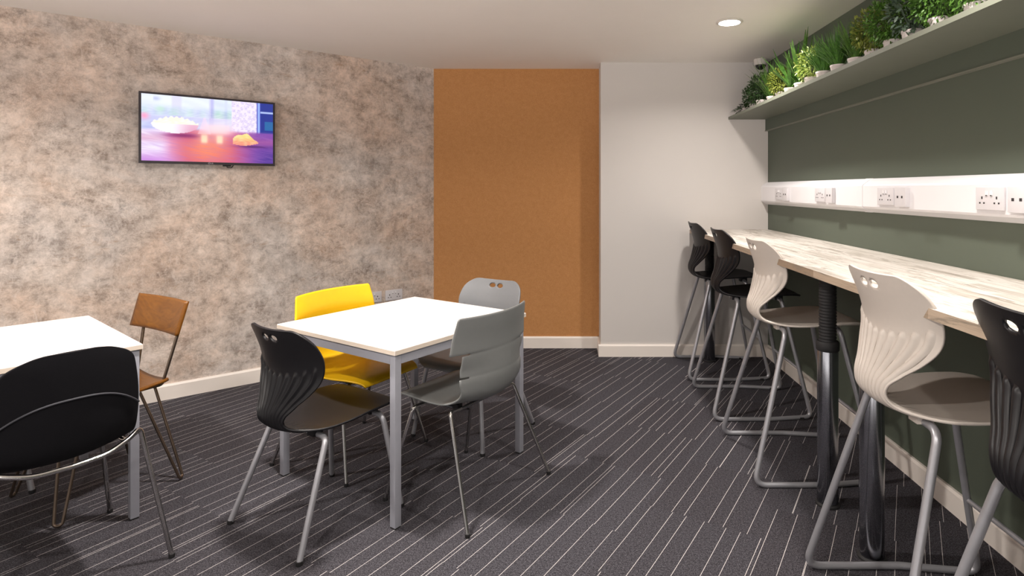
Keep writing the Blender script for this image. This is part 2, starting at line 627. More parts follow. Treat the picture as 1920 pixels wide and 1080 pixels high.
t = thing('dome_camera', 'small white dome security camera on the ceiling by the corner', 'security camera', (1.555, 4.70, CEIL))
bm = bmesh.new()
lathe(bm, [(0.050, 0.0), (0.052, -0.006), (0.052, -0.040), (0.047, -0.048), (0.035, -0.049)], seg=36)
finish('housing', bm, MAT['camera_white'], t, smooth=True, auto=40)
bm = bmesh.new()
lathe(bm, [(0.040, -0.047)] + [(0.040 * math.cos(k * PI / 16), -0.049 - 0.036 * math.sin(k * PI / 16)) for k in range(0, 8)] + [(0.001, -0.085)], seg=32)
finish('dome', bm, MAT['black_plastic'], t, smooth=True)


# ------------------------------------------------------------------ television
TVC = Vector((-2.415, 3.939, 1.775))
tv = thing('wall_television', 'flat television with black bezel playing a colourful kitchen table scene, on the mottled wall', 'television',
           (TVC.x, TVC.y, 1.547), math.atan2(U.y, U.x))
# local: x along wall, -y into the room
W2, HT, BZ = 0.396, 0.457, 0.013
bm = bmesh.new()
box(bm, -W2, W2, 0.004, 0.030, 0, HT)
bevel(bm, 0.004, 2)
box(bm, -0.24, 0.24, 0.028, 0.045, 0.06, HT - 0.10)
finish('casing', bm, MAT['tv_bezel'], tv, smooth=True, auto=35)
bm = bmesh.new()
for (x0, x1, z0, z1) in ((-W2, W2, 0, 0.017), (-W2, W2, HT - BZ, HT), (-W2, -W2 + BZ, 0.017, HT - BZ), (W2 - BZ, W2, 0.017, HT - BZ)):
    box(bm, x0, x1, 0.0, 0.006, z0, z1)
finish('bezel', bm, MAT['tv_bezel'], tv)
bm = bmesh.new()
box(bm, -0.09, 0.09, 0.045, 0.059, 0.12, 0.32)
finish('wall_bracket', bm, MAT['black_plastic'], tv)
bm = bmesh.new()
box(bm, 0.07, 0.12, 0.012, 0.022, -0.010, 0.001)
tube(bm, [(0.09, 0.02, 0), (0.10, 0.028, -0.016), (0.125, 0.03, -0.018), (0.145, 0.035, 0.01)], 0.003, 0.006, seg=8)
finish('sensor_and_cable', bm, MAT['black_plastic'], tv)
# logo: a small ring with two letters
bm = bmesh.new()
tube(bm, [(-0.012 + 0.005 * math.cos(k * PI / 8), -0.0006, 0.0085 + 0.005 * math.sin(k * PI / 8)) for k in range(17)], 0.0011, seg=6)
for (x0, x1, z0, z1) in ((-0.003, -0.0015, 0.0045, 0.0125), (-0.003, 0.0025, 0.0045, 0.006),
                         (0.0045, 0.006, 0.0045, 0.0125), (0.0045, 0.0105, 0.0045, 0.006), (0.0045, 0.0105, 0.011, 0.0125), (0.009, 0.0105, 0.0045, 0.009), (0.0075, 0.0105, 0.0078, 0.009)):
    box(bm, x0, x1, -0.0012, 0.0002, z0, z1)
finish('logo', bm, MAT['logo'], tv)


def screen_colour(u, v):
    """u 0..1 left-right, v 0..1 top-bottom: kitchen table with a bowl, glasses and fruit"""
    R = random.random

    def lerp(a_, b_, k):
        k = max(0, min(1, k))
        return tuple(a_[i] * (1 - k) + b_[i] * k for i in range(3))

    def sm(a_, b_, x):
        k = max(0, min(1, (x - a_) / (b_ - a_)))
        return k * k * (3 - 2 * k)

    def nz(x, y, s):
        return 0.5 + 0.5 * math.sin(x * s * 1.7 + 2.1 * math.sin(y * s * 1.3 + s)) * math.cos(y * s * 2.3 + 1.7 * math.sin(x * s * 0.9))
    # wall and windows at the back
    c = lerp((222, 240, 250), (196, 214, 250), nz(u, v, 9))
    c = lerp(c, (180, 176, 236), 0.8 * (sm(0.20, 0.22, u) - sm(0.27, 0.29, u)))
    c = lerp(c, (150, 150, 226), 0.8 * (sm(0.48, 0.49, u) - sm(0.51, 0.53, u)))
    c = lerp(c, (190, 205, 250), 0.7 * (sm(0.60, 0.61, u) - sm(0.62, 0.63, u)))
    # plants and jars along the sill
    if v < 0.30:
        k = sm(0.12, 0.24, v) * (0.5 + 0.5 * nz(u, v, 37))
        c = lerp(c, lerp((70, 170, 130), (70, 90, 190), nz(u, 0.2, 23)), 0.62 * k * (1 if u < 0.66 else 0.3))
        if 0.08 < u < 0.2:
            c = lerp(c, (110, 200, 140), 0.7 * math.exp(-((u - 0.13) / 0.035) ** 2 - ((v - 0.21) / 0.04) ** 2))
            c = lerp(c, (90, 110, 190), 0.8 * math.exp(-((u - 0.10) / 0.03) ** 2 - ((v - 0.06) / 0.03) ** 2))
    if 0.30 <= v < 0.62:
        c = lerp(c, (146, 146, 220), 0.65 * sm(0.28, 0.33, v) * (0.6 + 0.4 * nz(u, v, 21)))
    if u > 0.66 and u < 0.86:
        k = (nz(u, v, 60) > 0.62)
        c = lerp((236, 226, 252), (130, 100, 186), 0.7 * k)
        c = lerp(c, (230, 220, 255), 0.4)
    if v < 0.30 and u < 0.5:
        c = lerp(c, (240, 250, 255), 0.35)
    # dark blue doorway at right
    if u > 0.86:
        c = (26, 44, 140) if u > 0.895 else (84, 90, 190)
        if 0.87 < u < 0.89:
            c = (150, 180, 250)
        if u > 0.895 and 0.135 < v < 0.165:
            c = (170, 190, 240)
        if u > 0.93 and 0.3 < v < 0.45:
            c = (30, 96, 160)
    # table top
    edge = 0.50 - 0.03 * math.sin(u * 3)
    if u > 0.8:
        edge = 0.47
    tmask = sm(edge, edge + 0.05, v)
    tab = lerp((236, 190, 240), (196, 70, 120), sm(0.12, 0.35, u))
    tab = lerp(tab, (250, 130, 90), math.exp(-((u - 0.47) / 0.22) ** 2 - ((v - 0.80) / 0.28) ** 2))
    tab = lerp(tab, (120, 60, 160), sm(0.62, 0.9, u))
    tab = lerp(tab, (46, 30, 130), 0.8 * sm(0.75, 1.0, u) * sm(0.6, 0.95, v))
    tab = lerp(tab, (190, 120, 220), 0.7 * (1 - sm(0.05, 0.35, u)) * sm(0.75, 1.0, v))
    tab = lerp(tab, (244, 236, 255), (1 - sm(0.10, 0.22, u)) * (1 - sm(0.80, 1.0, v)))
    tab = lerp(tab, (170, 110, 190), 0.35 * (nz(v * 3 - u, v, 30)))
    tab = lerp(tab, (200, 90, 130), 0.3 * sm(0.55, 0.66, v) * (1 - sm(0.66, 0.75, v)))
    c = lerp(c, tab, tmask)
    # shadow under the bowl
    c = lerp(c, (120, 20, 90), 0.9 * math.exp(-((u - 0.30) / 0.15) ** 2 - ((v - 0.60) / 0.035) ** 2))
    # bowl
    dx = (u - 0.235) / 0.17
    if abs(dx) < 1:
        top, bot = 0.425, 0.425 + 0.145 * math.sqrt(1 - dx * dx)
        if top < v < bot:
            c = lerp((246, 240, 250), (210, 120, 160), sm(-0.2, 0.9, dx) * 0.8)
        heap = 0.42 - 0.10 * (1 - dx * dx) - 0.012 * math.sin(u * 160)
        if heap < v <= top:
            c = lerp((250, 246, 200), (255, 253, 235), nz(u, v, 45))
    if u < 0.07 and 0.27 < v < 0.42:
        c = lerp(c, (246, 120, 170), math.exp(-((u - 0.02) / 0.03) ** 2 - ((v - 0.33) / 0.05) ** 2))
    # pink cloth and napkin
    c = lerp(c, (252, 196, 206), 0.95 * math.exp(-((u - 0.55) / 0.11) ** 4 - ((v - 0.48) / 0.075) ** 4))
    if 0.40 < u < 0.50 and 0.30 < v < 0.56 and abs(u - 0.45) < 0.05 * (v - 0.26) / 0.3:
        c = lerp(c, (250, 200, 230), 0.45)
    # glowing candle glasses
    for cu in (0.448, 0.565):
        c = lerp(c, (255, 250, 214), math.exp(-((u - cu) / 0.024) ** 4 - ((v - 0.635) / 0.065) ** 4))
        c = lerp(c, (255, 190, 150), 0.6 * math.exp(-((u - cu) / 0.05) ** 2 - ((v - 0.62) / 0.10) ** 2))
    # fruit dish on the right
    c = lerp(c, (60, 10, 80), 0.7 * math.exp(-((u - 0.83) / 0.12) ** 2 - ((v - 0.73) / 0.02) ** 2))
    if 0.67 < u < 0.95 and 0.48 < v < 0.72:
        k = (u - 0.67) / 0.28
        top_ = 0.60 - 0.11 * math.sin(PI * min(1, k * 1.35)) + 0.10 * k + 0.012 * math.sin(u * 70)
        if top_ < v < 0.66 + 0.055 * math.sin(PI * min(1, 0.2 + k)):
            c = lerp((255, 214, 110), (250, 120, 110), sm(0.55, 0.70, v) * 0.9)
            c = lerp(c, (250, 240, 180), 0.5 * nz(u, v, 40))
    # wash and a touch of bloom
    g = math.exp(-((u - 0.56) / 0.16) ** 2 - ((v - 0.44) / 0.16) ** 2)
    c = lerp(c, (255, 226, 232), 0.55 * g)
    return lerp(c, (255, 246, 255), 0.30 * (1 - sm(0.35, 0.6, v)) * (1 - sm(0.84, 0.87, u)) + 0.05)


NX, NZ = 192, 104
bm = bmesh.new()
cl = bm.loops.layers.float_color.new('picture')
gx0, gx1, gz0, gz1 = -W2 + BZ, W2 - BZ, 0.017, HT - BZ
vv = [[bm.verts.new((gx0 + (gx1 - gx0) * i / NX, 0.002, gz0 + (gz1 - gz0) * j / NZ)) for i in range(NX + 1)] for j in range(NZ + 1)]
colcache = [[srgb(*screen_colour(i / NX, 1 - j / NZ)) for i in range(NX + 1)] for j in range(NZ + 1)]
for j in range(NZ):
    for i in range(NX):
        f = bm.faces.new((vv[j][i], vv[j][i + 1], vv[j + 1][i + 1], vv[j + 1][i]))
        for lp, (jj, ii) in zip(f.loops, ((j, i), (j, i + 1), (j + 1, i + 1), (j + 1, i))):
            lp[cl] = colcache[jj][ii]
sm_, nt, b = new_mat('lit_screen')
at = node(nt, 'ShaderNodeVertexColor', layer_name='picture')
nt.links.new(at.outputs['Color'], b.inputs['Emission Color'])
b.inputs['Emission Strength'].default_value = 1.0
b.inputs['Base Color'].default_value = (0.01, 0.01, 0.01, 1)
b.inputs['Roughness'].default_value = 0.25
bmesh.ops.recalc_face_normals(bm, faces=bm.faces)
scr = finish('screen', bm, sm_, tv)


# ------------------------------------------------------------------ sockets
def double_socket(parent, M, name='double_socket', w_=0.146, h=0.086, d=0.010, box_d=0.0):
    """M maps local (x right, y out of wall, z up) to the parent's space"""
    bm = bmesh.new()
    vs, fs = box(bm, -w_ / 2, w_ / 2, box_d, box_d + d, -h / 2, h / 2)
    bevel(bm, 0.003, 2)
    if box_d:
        box(bm, -w_ / 2 + 0.002, w_ / 2 - 0.002, 0, box_d, -h / 2 + 0.002, h / 2 - 0.002)
    y = box_d + d
    for s in (-1, 1):
        cx = s * 0.038
        box(bm, cx - 0.0035, cx + 0.0035, y - 0.001, y + 0.0006, -0.002, 0.008, 1)
        for q in (-1, 1):
            box(bm, cx + q * 0.011 - 0.004, cx + q * 0.011 + 0.004, y - 0.001, y + 0.0006, -0.020, -0.014, 1)
    for v_ in bm.verts:
        v_.co = M @ v_.co
    o = finish(name, bm, [MAT['socket'], MAT['hole']], parent, smooth=True, auto=35)
    for s in (-1, 1):
        bm = bmesh.new()
        box(bm, s * 0.012 - 0.006, s * 0.012 + 0.006, y - 0.001, y + 0.003, 0.012, 0.030)
        box(bm, s * 0.012 - 0.004, s * 0.012 + 0.004, y + 0.0025, y + 0.0034, 0.010, 0.0135, 1)
        for v_ in bm.verts:
            v_.co = M @ v_.co
        finish('rocker_switch', bm, [MAT['trunk'], MAT['hole']], o)
    return o


RZW = math.atan2(U.y, U.x)
for (x, y, lab) in ((-1.449, 4.834, 'white double wall socket low on the mottled wall, nearer the orange wall'),
                    (-1.585, 4.719, 'white wall socket low on the mottled wall, peeking out behind the yellow chair')):
    s_ = thing('wall_socket', lab, 'wall socket', (x, y, 0.505), RZW, 'sockets on the mottled wall')
    double_socket(s_, Matrix.Rotation(0, 4, 'Z') @ Matrix.Scale(-1, 4, (0, 1, 0)), name='faceplate')

# ------------------------------------------------------------------ power trunking along the green wall
tr = thing('power_trunking', 'white bench trunking with sockets running along the green wall above the counter', 'power trunking', (RX, 0, 0))
prof = [(0, 1.256), (-0.012, 1.256), (-0.052, 1.278), (-0.058, 1.288), (-0.058, 1.398), (-0.052, 1.406), (-0.010, 1.438), (0, 1.438)]


def extrude_y(bm, prof, y0, y1, mi=0):
    ra = [bm.verts.new((x, y0, z)) for x, z in prof]
    rb = [bm.verts.new((x, y1, z)) for x, z in prof]
    n = len(prof)
    for i in range(n):
        f = bm.faces.new((ra[i], ra[(i + 1) % n], rb[(i + 1) % n], rb[i]))
        f.material_index = mi
    bm.faces.new(ra).material_index = mi
    bm.faces.new(rb[::-1]).material_index = mi


bm = bmesh.new()
extrude_y(bm, prof, 3.215, BY - 0.001)
extrude_y(bm, prof, 0.2, 3.205)
finish('casing', bm, MAT['trunk'], tr)
bm = bmesh.new()
extrude_y(bm, [(x * 1.035 - 0.0006 if x else 0, z + (0.0015 if z > 1.35 else -0.0015)) for x, z in prof], 3.15, 3.21)
finish('joint_cover', bm, MAT['trunk'], tr)
for yc in (4.38, 3.665, 2.91, 2.19, 1.47):
    Mx = Matrix(((0, -1, 0, -0.058), (1, 0, 0, yc), (0, 0, 1, 1.345), (0, 0, 0, 1)))
    double_socket(tr, Mx)
    yd = yc - 0.15
    bm = bmesh.new()
    box(bm, -0.058 - 0.022, -0.057, yd - 0.045, yd + 0.045, 1.297, 1.389)
    bevel(bm, 0.003, 2)
    for q in (-1, 1):
        box(bm, -0.0806, -0.079, yd + q * 0.018 - 0.006, yd + q * 0.018 + 0.006, 1.338, 1.349, 1)
    finish('data_outlet', bm, [MAT['socket'], MAT['hole']], tr, smooth=True, auto=35)

# ------------------------------------------------------------------ plant shelf and wall batten
sh = thing('wall_shelf', 'long sage green wall shelf carrying the row of potted plants', 'shelf', (RX, 0, 1.957))
bm = bmesh.new()
box(bm, 1.325 - RX, 0, 0.4, BY - 0.001, 0, 0.020)
finish('board', bm, MAT['green_shelf'], sh)
bm = bmesh.new()
box(bm, -0.022, 0, 0.4, BY - 0.001, -0.092, 0)
finish('batten', bm, MAT['green_wall'], sh)
bm = bmesh.new()
box(bm, -0.027, 0, 0.4, BY - 0.001, -0.098, -0.092)
finish('bead', bm, MAT['bead'], sh)

# ------------------------------------------------------------------ counter
ct = thing('breakfast_counter', 'long high counter with whitewashed stave worktop along the green wall', 'counter', (0, 0, 0))
CX0, CZ1, CTH = 1.005, 1.049, 0.031
bm = bmesh.new()
vs, fs = box(bm, CX0, RX - 0.002, 0.35, BY - 0.002, CZ1 - CTH, CZ1)
for f in fs:
    f.material_index = 0 if abs(f.calc_center_median().z - CZ1) < 1e-4 else 1
finish('worktop', bm, [MAT['worktop'], MAT['worktop_edge']], ct)
LEGX = 1.138
for yl in (4.68, 2.55, 2.18, 0.6):
    bm = bmesh.new()
    lathe(bm, [(0.041, 0.012), (0.0435, 0.02), (0.0435, 0.69), (0.041, 0.70)], LEGX, yl, 40)
    lg = finish('leg', bm, MAT['dark_chrome'], ct, smooth=True, auto=40)
    bm = bmesh.new()
    z = 0.70
    pr = []
    while z < CZ1 - CTH - 0.03:
        pr += [(0.034, z), (0.0365, z + 0.003), (0.0365, z + 0.008), (0.034, z + 0.011)]
        z += 0.0135
    pr += [(0.036, z), (0.036, CZ1 - CTH - 0.008), (0.07, CZ1 - CTH - 0.007), (0.07, CZ1 - CTH)]
    lathe(bm, pr, LEGX, yl, 36)
    finish('ribbed_sleeve', bm, MAT['rubber'], lg, smooth=True, auto=60)
    bm = bmesh.new()
    lathe(bm, [(0.044, 0.675), (0.048, 0.68), (0.048, 0.712), (0.044, 0.717), (0.035, 0.718)], LEGX, yl, 40)
    finish('collar', bm, MAT['rubber'], lg, smooth=True, auto=40)
    bm = bmesh.new()
    lathe(bm, [(0.050, 0.0), (0.050, 0.008), (0.044, 0.014), (0.03, 0.014)], LEGX, yl, 40)
    finish('foot', bm, MAT['rubber'], lg, smooth=True, auto=40)


# ------------------------------------------------------------------ shells
def crom(keys, n):
    """catmull-rom through tuples; returns n+1 samples evenly spaced in profile arc length, with L"""
    K = [keys[0]] + list(keys) + [keys[-1]]
    dense = []
    for i in range(1, len(K) - 2):
        for k in range(24):
            t_ = k / 24
            p = []
            for c in range(len(keys[0])):
                a_, b_, c_, d_ = K[i - 1][c], K[i][c], K[i + 1][c], K[i + 2][c]
                p.append(0.5 * ((2 * b_) + (-a_ + c_) * t_ + (2 * a_ - 5 * b_ + 4 * c_ - d_) * t_ * t_ + (-a_ + 3 * b_ - 3 * c_ + d_) * t_ ** 3))
            dense.append(p)
    dense.append(list(keys[-1]))
    L = [0]
    for p, q in zip(dense[:-1], dense[1:]):
        L.append(L[-1] + math.hypot(q[0] - p[0], q[1] - p[1]))

    def at(x):
        if x <= 0:
            return dense[0]
        for i in range(len(L) - 1):
            if L[i + 1] >= x:
                k = (x - L[i]) / max(1e-9, L[i + 1] - L[i])
                return [a_ + (b_ - a_) * k for a_, b_ in zip(dense[i], dense[i + 1])]
        return dense[-1]
    return at, L[-1]


def shell(keys, rows, nt_, wfun=None, disp=None, holes=(), dz=0.0, pw=2.0):
    at, LT = crom(keys, 0)
    bm = bmesh.new()
    grid = []
    info = {}
    for L in rows:
        a_, z, w_, c_ = at(L)
        p0 = at(max(0, L - 0.004))
        p1 = at(min(LT, L + 0.004))
        ta, tz = p1[0] - p0[0], p1[1] - p0[1]
        l_ = math.hypot(ta, tz)
        na, nz_ = -tz / l_, ta / l_
        wn = w_
        if wfun:
            w_ = wfun(L, w_)
        r = []
        for i in range(nt_ + 1):
            t_ = -1 + 2 * i / nt_
            h = c_ * (abs(t_) * w_ / wn) ** pw
            if disp:
                h += disp(L, t_, z)
            v_ = bm.verts.new((t_ * w_, a_ + na * h, z + nz_ * h + dz))
            info[v_] = (t_ * w_, L)
            r.append(v_)
        grid.append(r)
    faces = []
    for A, B in zip(grid[:-1], grid[1:]):
        for i in range(nt_):
            faces.append(bm.faces.new((A[i], A[i + 1], B[i + 1], B[i])))
    if holes:
        dele = []
        for f in faces:
            cx = sum(info[v_][0] for v_ in f.verts) / 4
            cL = sum(info[v_][1] for v_ in f.verts) / 4
            for (hx, hL, rx, rl) in holes:
                if ((cx - hx) / rx) ** 2 + ((cL - hL) / rl) ** 2 < 1:
                    dele.append((f, (hx, hL, rx, rl)))
        ds = set(f for f, _ in dele)
        for f, (hx, hL, rx, rl) in dele:
            for v_ in f.verts:
                if any(g not in ds for g in v_.link_faces):
                    x, L = info[v_]
                    r = math.sqrt(((x - hx) / rx) ** 2 + ((L - hL) / rl) ** 2)
                    nx_, nL = hx + (x - hx) / r, hL + (L - hL) / r
                    sgn = at(nL)
                    ow = at(L)
                    v_.co.y += sgn[0] - ow[0]
                    v_.co.z += sgn[1] - ow[1]
                    v_.co.x = nx_
                    info[v_] = (nx_, nL)
        bmesh.ops.delete(bm, geom=list(ds), context='FACES')
    return bm


def solidify(o, th, off=-1, bev=0.0, sub=0):
    m = o.modifiers.new('thickness', 'SOLIDIFY')
    m.thickness = th
    m.offset = off
    m.use_even_offset = False
    if sub:
        s_ = o.modifiers.new('smooth', 'SUBSURF')
        s_.levels = sub
        s_.render_levels = sub
    return o


# ribbed S-shaped shell  (forward, height, half width, wing)
KA = [(-0.222, 0.832, 0.215, 0.042), (-0.212, 0.795, 0.218, 0.048), (-0.196, 0.745, 0.220, 0.055), (-0.182, 0.695, 0.222, 0.060),
      (-0.178, 0.650, 0.210, 0.058), (-0.188, 0.600, 0.176, 0.044), (-0.205, 0.550, 0.130, 0.028), (-0.222, 0.505, 0.098, 0.016),
      (-0.220, 0.465, 0.088, 0.012), (-0.194, 0.437, 0.102, 0.010), (-0.150, 0.424, 0.146, 0.012), (-0.085, 0.420, 0.190, 0.014),
      (0.0, 0.424, 0.208, 0.014), (0.10, 0.434, 0.212, 0.012), (0.19, 0.442, 0.208, 0.006), (0.25, 0.442, 0.186, 0.0),
      (0.278, 0.434, 0.150, -0.004), (0.292, 0.420, 0.100, -0.006)]


def smooth01(x):
    x = max(0, min(1, x))
    return x * x * (3 - 2 * x)


def rib_disp(L, t_, z):
    if z > 0.72 or L > 0.60:
        return 0.0
    tip = 0.190 - 0.040 * abs(t_) ** 1.5
    m_ = smooth01((L - tip) / 0.010) * (1 - smooth01((L - 0.45) / 0.06)) * (1 - smooth01((abs(t_) - 0.88) / 0.05))
    amp = 0.0062 + 0.0045 * smooth01((z - 0.50) / 0.12)
    ph = (t_ * 5.25 + 0.5) % 1.0
    # each rib is a narrow raised fin with a wide shallow valley beside it
    r = max(0.0, 0.5 + 0.5 * math.cos(2 * PI * ph)) ** 2.8
    return -amp * m_ * r + 0.002 * m_


def shell_A(mat, dz=0.0):
    at, LT = crom(KA, 0)
    rows = [0, 0.0015, 0.004] + [0.008 + (LT - 0.012) * i / 128 for i in range(129)] + [LT]

    hs = [(s * 0.0285, 0.036, 0.0232, 0.0130) for s in (-1, 1)]
    bm = shell(KA, rows, 150, wf_top, rib_disp, hs, dz)
    o = finish('seat_shell', bm, mat, None, smooth=True)
    return solidify(o, 0.0088, off=-1)


def wf_top(L, w_):
    if L < 0.13:
        k = 1 - L / 0.13
        return w_ * (0.58 + 0.42 * max(0, 1 - k ** 2.5) ** 0.58)
    return w_


def mk(name, mat, parent, fn, smooth=True):
    bm = bmesh.new()
    fn(bm)
    return finish(name, bm, mat, parent, smooth=smooth, auto=45 if smooth else None)


def foot_cap(bm, x, y, r=0.0125, h=0.016, mi=0):
    lathe(bm, [(r * 0.85, 0), (r, 0.003), (r, h), (r * 0.7, h + 0.001)], x, y, 16, mi)


def make_chair_A(mat, label, loc, f):
    t = thing('ribbed_shell_chair', label, 'chair', (*loc, 0), facing(*f))
    o = shell_A(mat)
    o.parent = t
    for sx in (-1, 1):
        for (tx, ty, fx, fy) in ((0.185, -0.085, 0.243, -0.237), (0.185, 0.185, 0.245, 0.237)):
            lg = mk('leg', MAT['silver'], t, lambda bm: tube(bm, [(sx * 0.09, ty, 0.404), (sx * tx, ty, 0.404), (sx * fx, fy, 0.008)], 0.0118, 0.035, seg=14))
            mk('foot_cap', MAT['rubber'], lg, lambda bm: foot_cap(bm, sx * fx, fy))

    for ty in (-0.085, 0.185):
        mk('cross_bar', MAT['silver'], t, lambda bm: tube(bm, [(-0.1, ty, 0.404), (0.1, ty, 0.404)], 0.0118))
        for s in (-1, 1):
            mk('seat_mount', mat, t, lambda bm: box(bm, s * 0.11 - 0.02, s * 0.11 + 0.02, ty - 0.022, ty + 0.022, 0.398, 0.420 if ty < 0 else 0.432), smooth=False)
    for s in (-1, 1):
        mk('side_bar', MAT['silver'], t, lambda bm: tube(bm, [(s * 0.11, -0.085, 0.404), (s * 0.11, 0.185, 0.404)], 0.0085))
    return t


DZ = 0.293


def make_stool(mat, label, loc):
    t = thing('bar_stool', label, 'bar stool', (*loc, 0), facing(1, 0), 'bar stools along the counter')
    o = shell_A(mat, DZ)
    o.parent = t
    zt = 0.404 + DZ
    for sx in (-1, 1):
        def sk(bm):
            tube(bm, [(sx * 0.10, -0.115, zt), (sx * 0.185, -0.118, zt), (sx * 0.288, -0.302, 0.012), (sx * 0.288, 0.04, 0.012), (sx * 0.285, 0.06, 0.012),
                      (sx * 0.25, 0.30, 0.012), (sx * 0.17, 0.15, zt), (sx * 0.10, 0.15, zt)], 0.0125, [0.04, 0.06, 0.01, 0.03, 0.045, 0.03], seg=16, n=8)
        lg = mk('sled_leg', MAT['silver'], t, sk)

        for yy, xx in ((0.235, 0.2605),):
            mk('floor_glide', MAT['rubber'], lg, lambda bm: box(bm, sx * xx - 0.014, sx * xx + 0.014, yy - 0.012, yy + 0.012, 0.0, 0.016), smooth=False)
    mk('footrest', MAT['silver'], t, lambda bm: tube(bm, [(-0.218, 0.239, 0.29), (0.218, 0.239, 0.29)], 0.009))

    for ty in (-0.115, 0.15):
        mk('cross_bar', MAT['silver'], t, lambda bm: tube(bm, [(-0.11, ty, zt), (0.11, ty, zt)], 0.0125))
        for s in (-1, 1):
            mk('seat_mount', mat, t, lambda bm: box(bm, s * 0.10 - 0.022, s * 0.10 + 0.022, ty - 0.025, ty + 0.025, zt - 0.006, zt + (0.014 if ty < 0 else 0.028)), smooth=False)
    return t


SX = 1.164
st_black = make_stool(MAT['black_shell'], 'black bar stool furthest along the counter, next to the pale grey wall', (SX, 4.47))
dup(st_black, (SX, 3.75, 0), facing(1, 0), 'black bar stool between the furthest black stool and the beige ones')
dup(st_black, (SX, 1.213, 0), facing(1, 0), 'nearest black bar stool, cut off by the right edge of the photo')
st_beige = make_stool(MAT['beige_shell'], 'beige bar stool in the middle of the row, right after the black ones', (SX, 2.98))
dup(st_beige, (SX, 1.828, 0), facing(1, 0), 'large beige bar stool in front, beside the nearest black stool')

make_chair_A(MAT['black_shell'], 'black ribbed plastic chair with silver legs at the front left side of the centre table', (-1.060, 2.466), (0.547, 0.838))
make_chair_A(MAT['grey_shell'], 'light grey plastic chair with handle holes, behind the centre table by the orange wall', (-0.535, 3.335), (-0.5, -0.866))
make_chair_A(MAT['black_shell'], 'chair at the cut-off side of the left table, only a silver leg showing', (-2.775, 2.61), (0.62, 0.785))

# slotted shell chairs
KB = [(-0.205, 0.842, 0.245, 0.055), (-0.205, 0.80, 0.25, 0.062), (-0.202, 0.74, 0.262, 0.072), (-0.205, 0.68, 0.262, 0.078), (-0.213, 0.62, 0.22, 0.080),
      (-0.218, 0.56, 0.22, 0.078), (-0.205, 0.505, 0.215, 0.070), (-0.170, 0.467, 0.212, 0.055), (-0.115, 0.447, 0.212, 0.034), (-0.04, 0.440, 0.212, 0.014),
      (0.06, 0.444, 0.212, 0.006), (0.15, 0.452, 0.208, 0.002), (0.215, 0.452, 0.198, 0.0), (0.25, 0.444, 0.186, 0.0), (0.265, 0.430, 0.178, 0.0)]


def shell_B(mat):
    at, LT = crom(KB, 0)
    slots = [(0.150, 0.159), (0.245, 0.254)]
    e = 0.0006
    rows = [LT * i / 90 for i in range(91)]
    rows = [r for r in rows if all(abs(r - q) > 0.003 for s in slots for q in s)]
    for s in slots:
        for q in s:
            rows += [q - e, q + e]
    rows.sort()

    def wf(L, w_):
        if L < slots[0][0]:
            return 0.240 + 0.026 * L / slots[0][0] - (0.006 * (1 - L / 0.006) if L < 0.006 else 0)
        if slots[0][0] <= L <= slots[0][1] or slots[1][0] <= L <= slots[1][1]:
            return 0.182
        if L < slots[1][0]:
            return 0.214
        return w_

    def dp(L, t_, z):
        h = 0
        for s in slots:
            m_ = (s[0] + s[1]) / 2
            h += 0.0010 * math.exp(-((L - m_) / 0.006) ** 2)
        return h
    bm = shell(KB, rows, 56, wf, dp, (), 0, 2.0)
    o = finish('seat_shell', bm, mat, None, smooth=True, auto=50)
    return solidify(o, 0.007, off=-1)


def make_chair_B(mat, label, loc, f):
    t = thing('slotted_shell_chair', label, 'chair', (*loc, 0), facing(*f))
    o = shell_B(mat)
    o.parent = t
    for sx in (-1, 1):
        for (tx, ty, fx, fy, zt) in ((0.222, -0.09, 0.298, -0.25, 0.452), (0.205, 0.14, 0.272, 0.245, 0.425)):
            lg = mk('leg', MAT['chrome'], t, lambda bm: tube(bm, [(sx * 0.12, ty + (0.03 if ty < 0 else -0.02), 0.416), (sx * tx, ty, zt - 0.012), (sx * fx, fy, 0.008)], 0.0085, 0.022, seg=14))
            mk('foot_cap', MAT['rubber'], lg, lambda bm: foot_cap(bm, sx * fx, fy, 0.0105))

    for s in (-1, 1):
        mk('side_bar', MAT['dark_chrome'], t, lambda bm: tube(bm, [(s * 0.12, -0.065, 0.416), (s * 0.12, 0.125, 0.416)], 0.0085))
        mk('cross_bar', MAT['dark_chrome'], t, lambda bm: tube(bm, [(-0.125, 0.03 + s * 0.09, 0.416), (0.125, 0.03 + s * 0.09, 0.416)], 0.0085))
        for y in (-0.04, 0.1):
            mk('seat_mount', MAT['rubber'], t, lambda bm: box(bm, s * 0.12 - 0.014, s * 0.12 + 0.014, y - 0.016, y + 0.016, 0.414, 0.436), smooth=False)
    return t


make_chair_B(MAT['slot_grey'], 'grey plastic chair with notched wraparound back on the right side of the centre table', (-0.461, 2.69), (-0.86, 0.51))
make_chair_B(MAT['yellow'], 'bright yellow plastic chair with notched back at the centre table', (-1.12, 3.055), (0.885, -0.465))

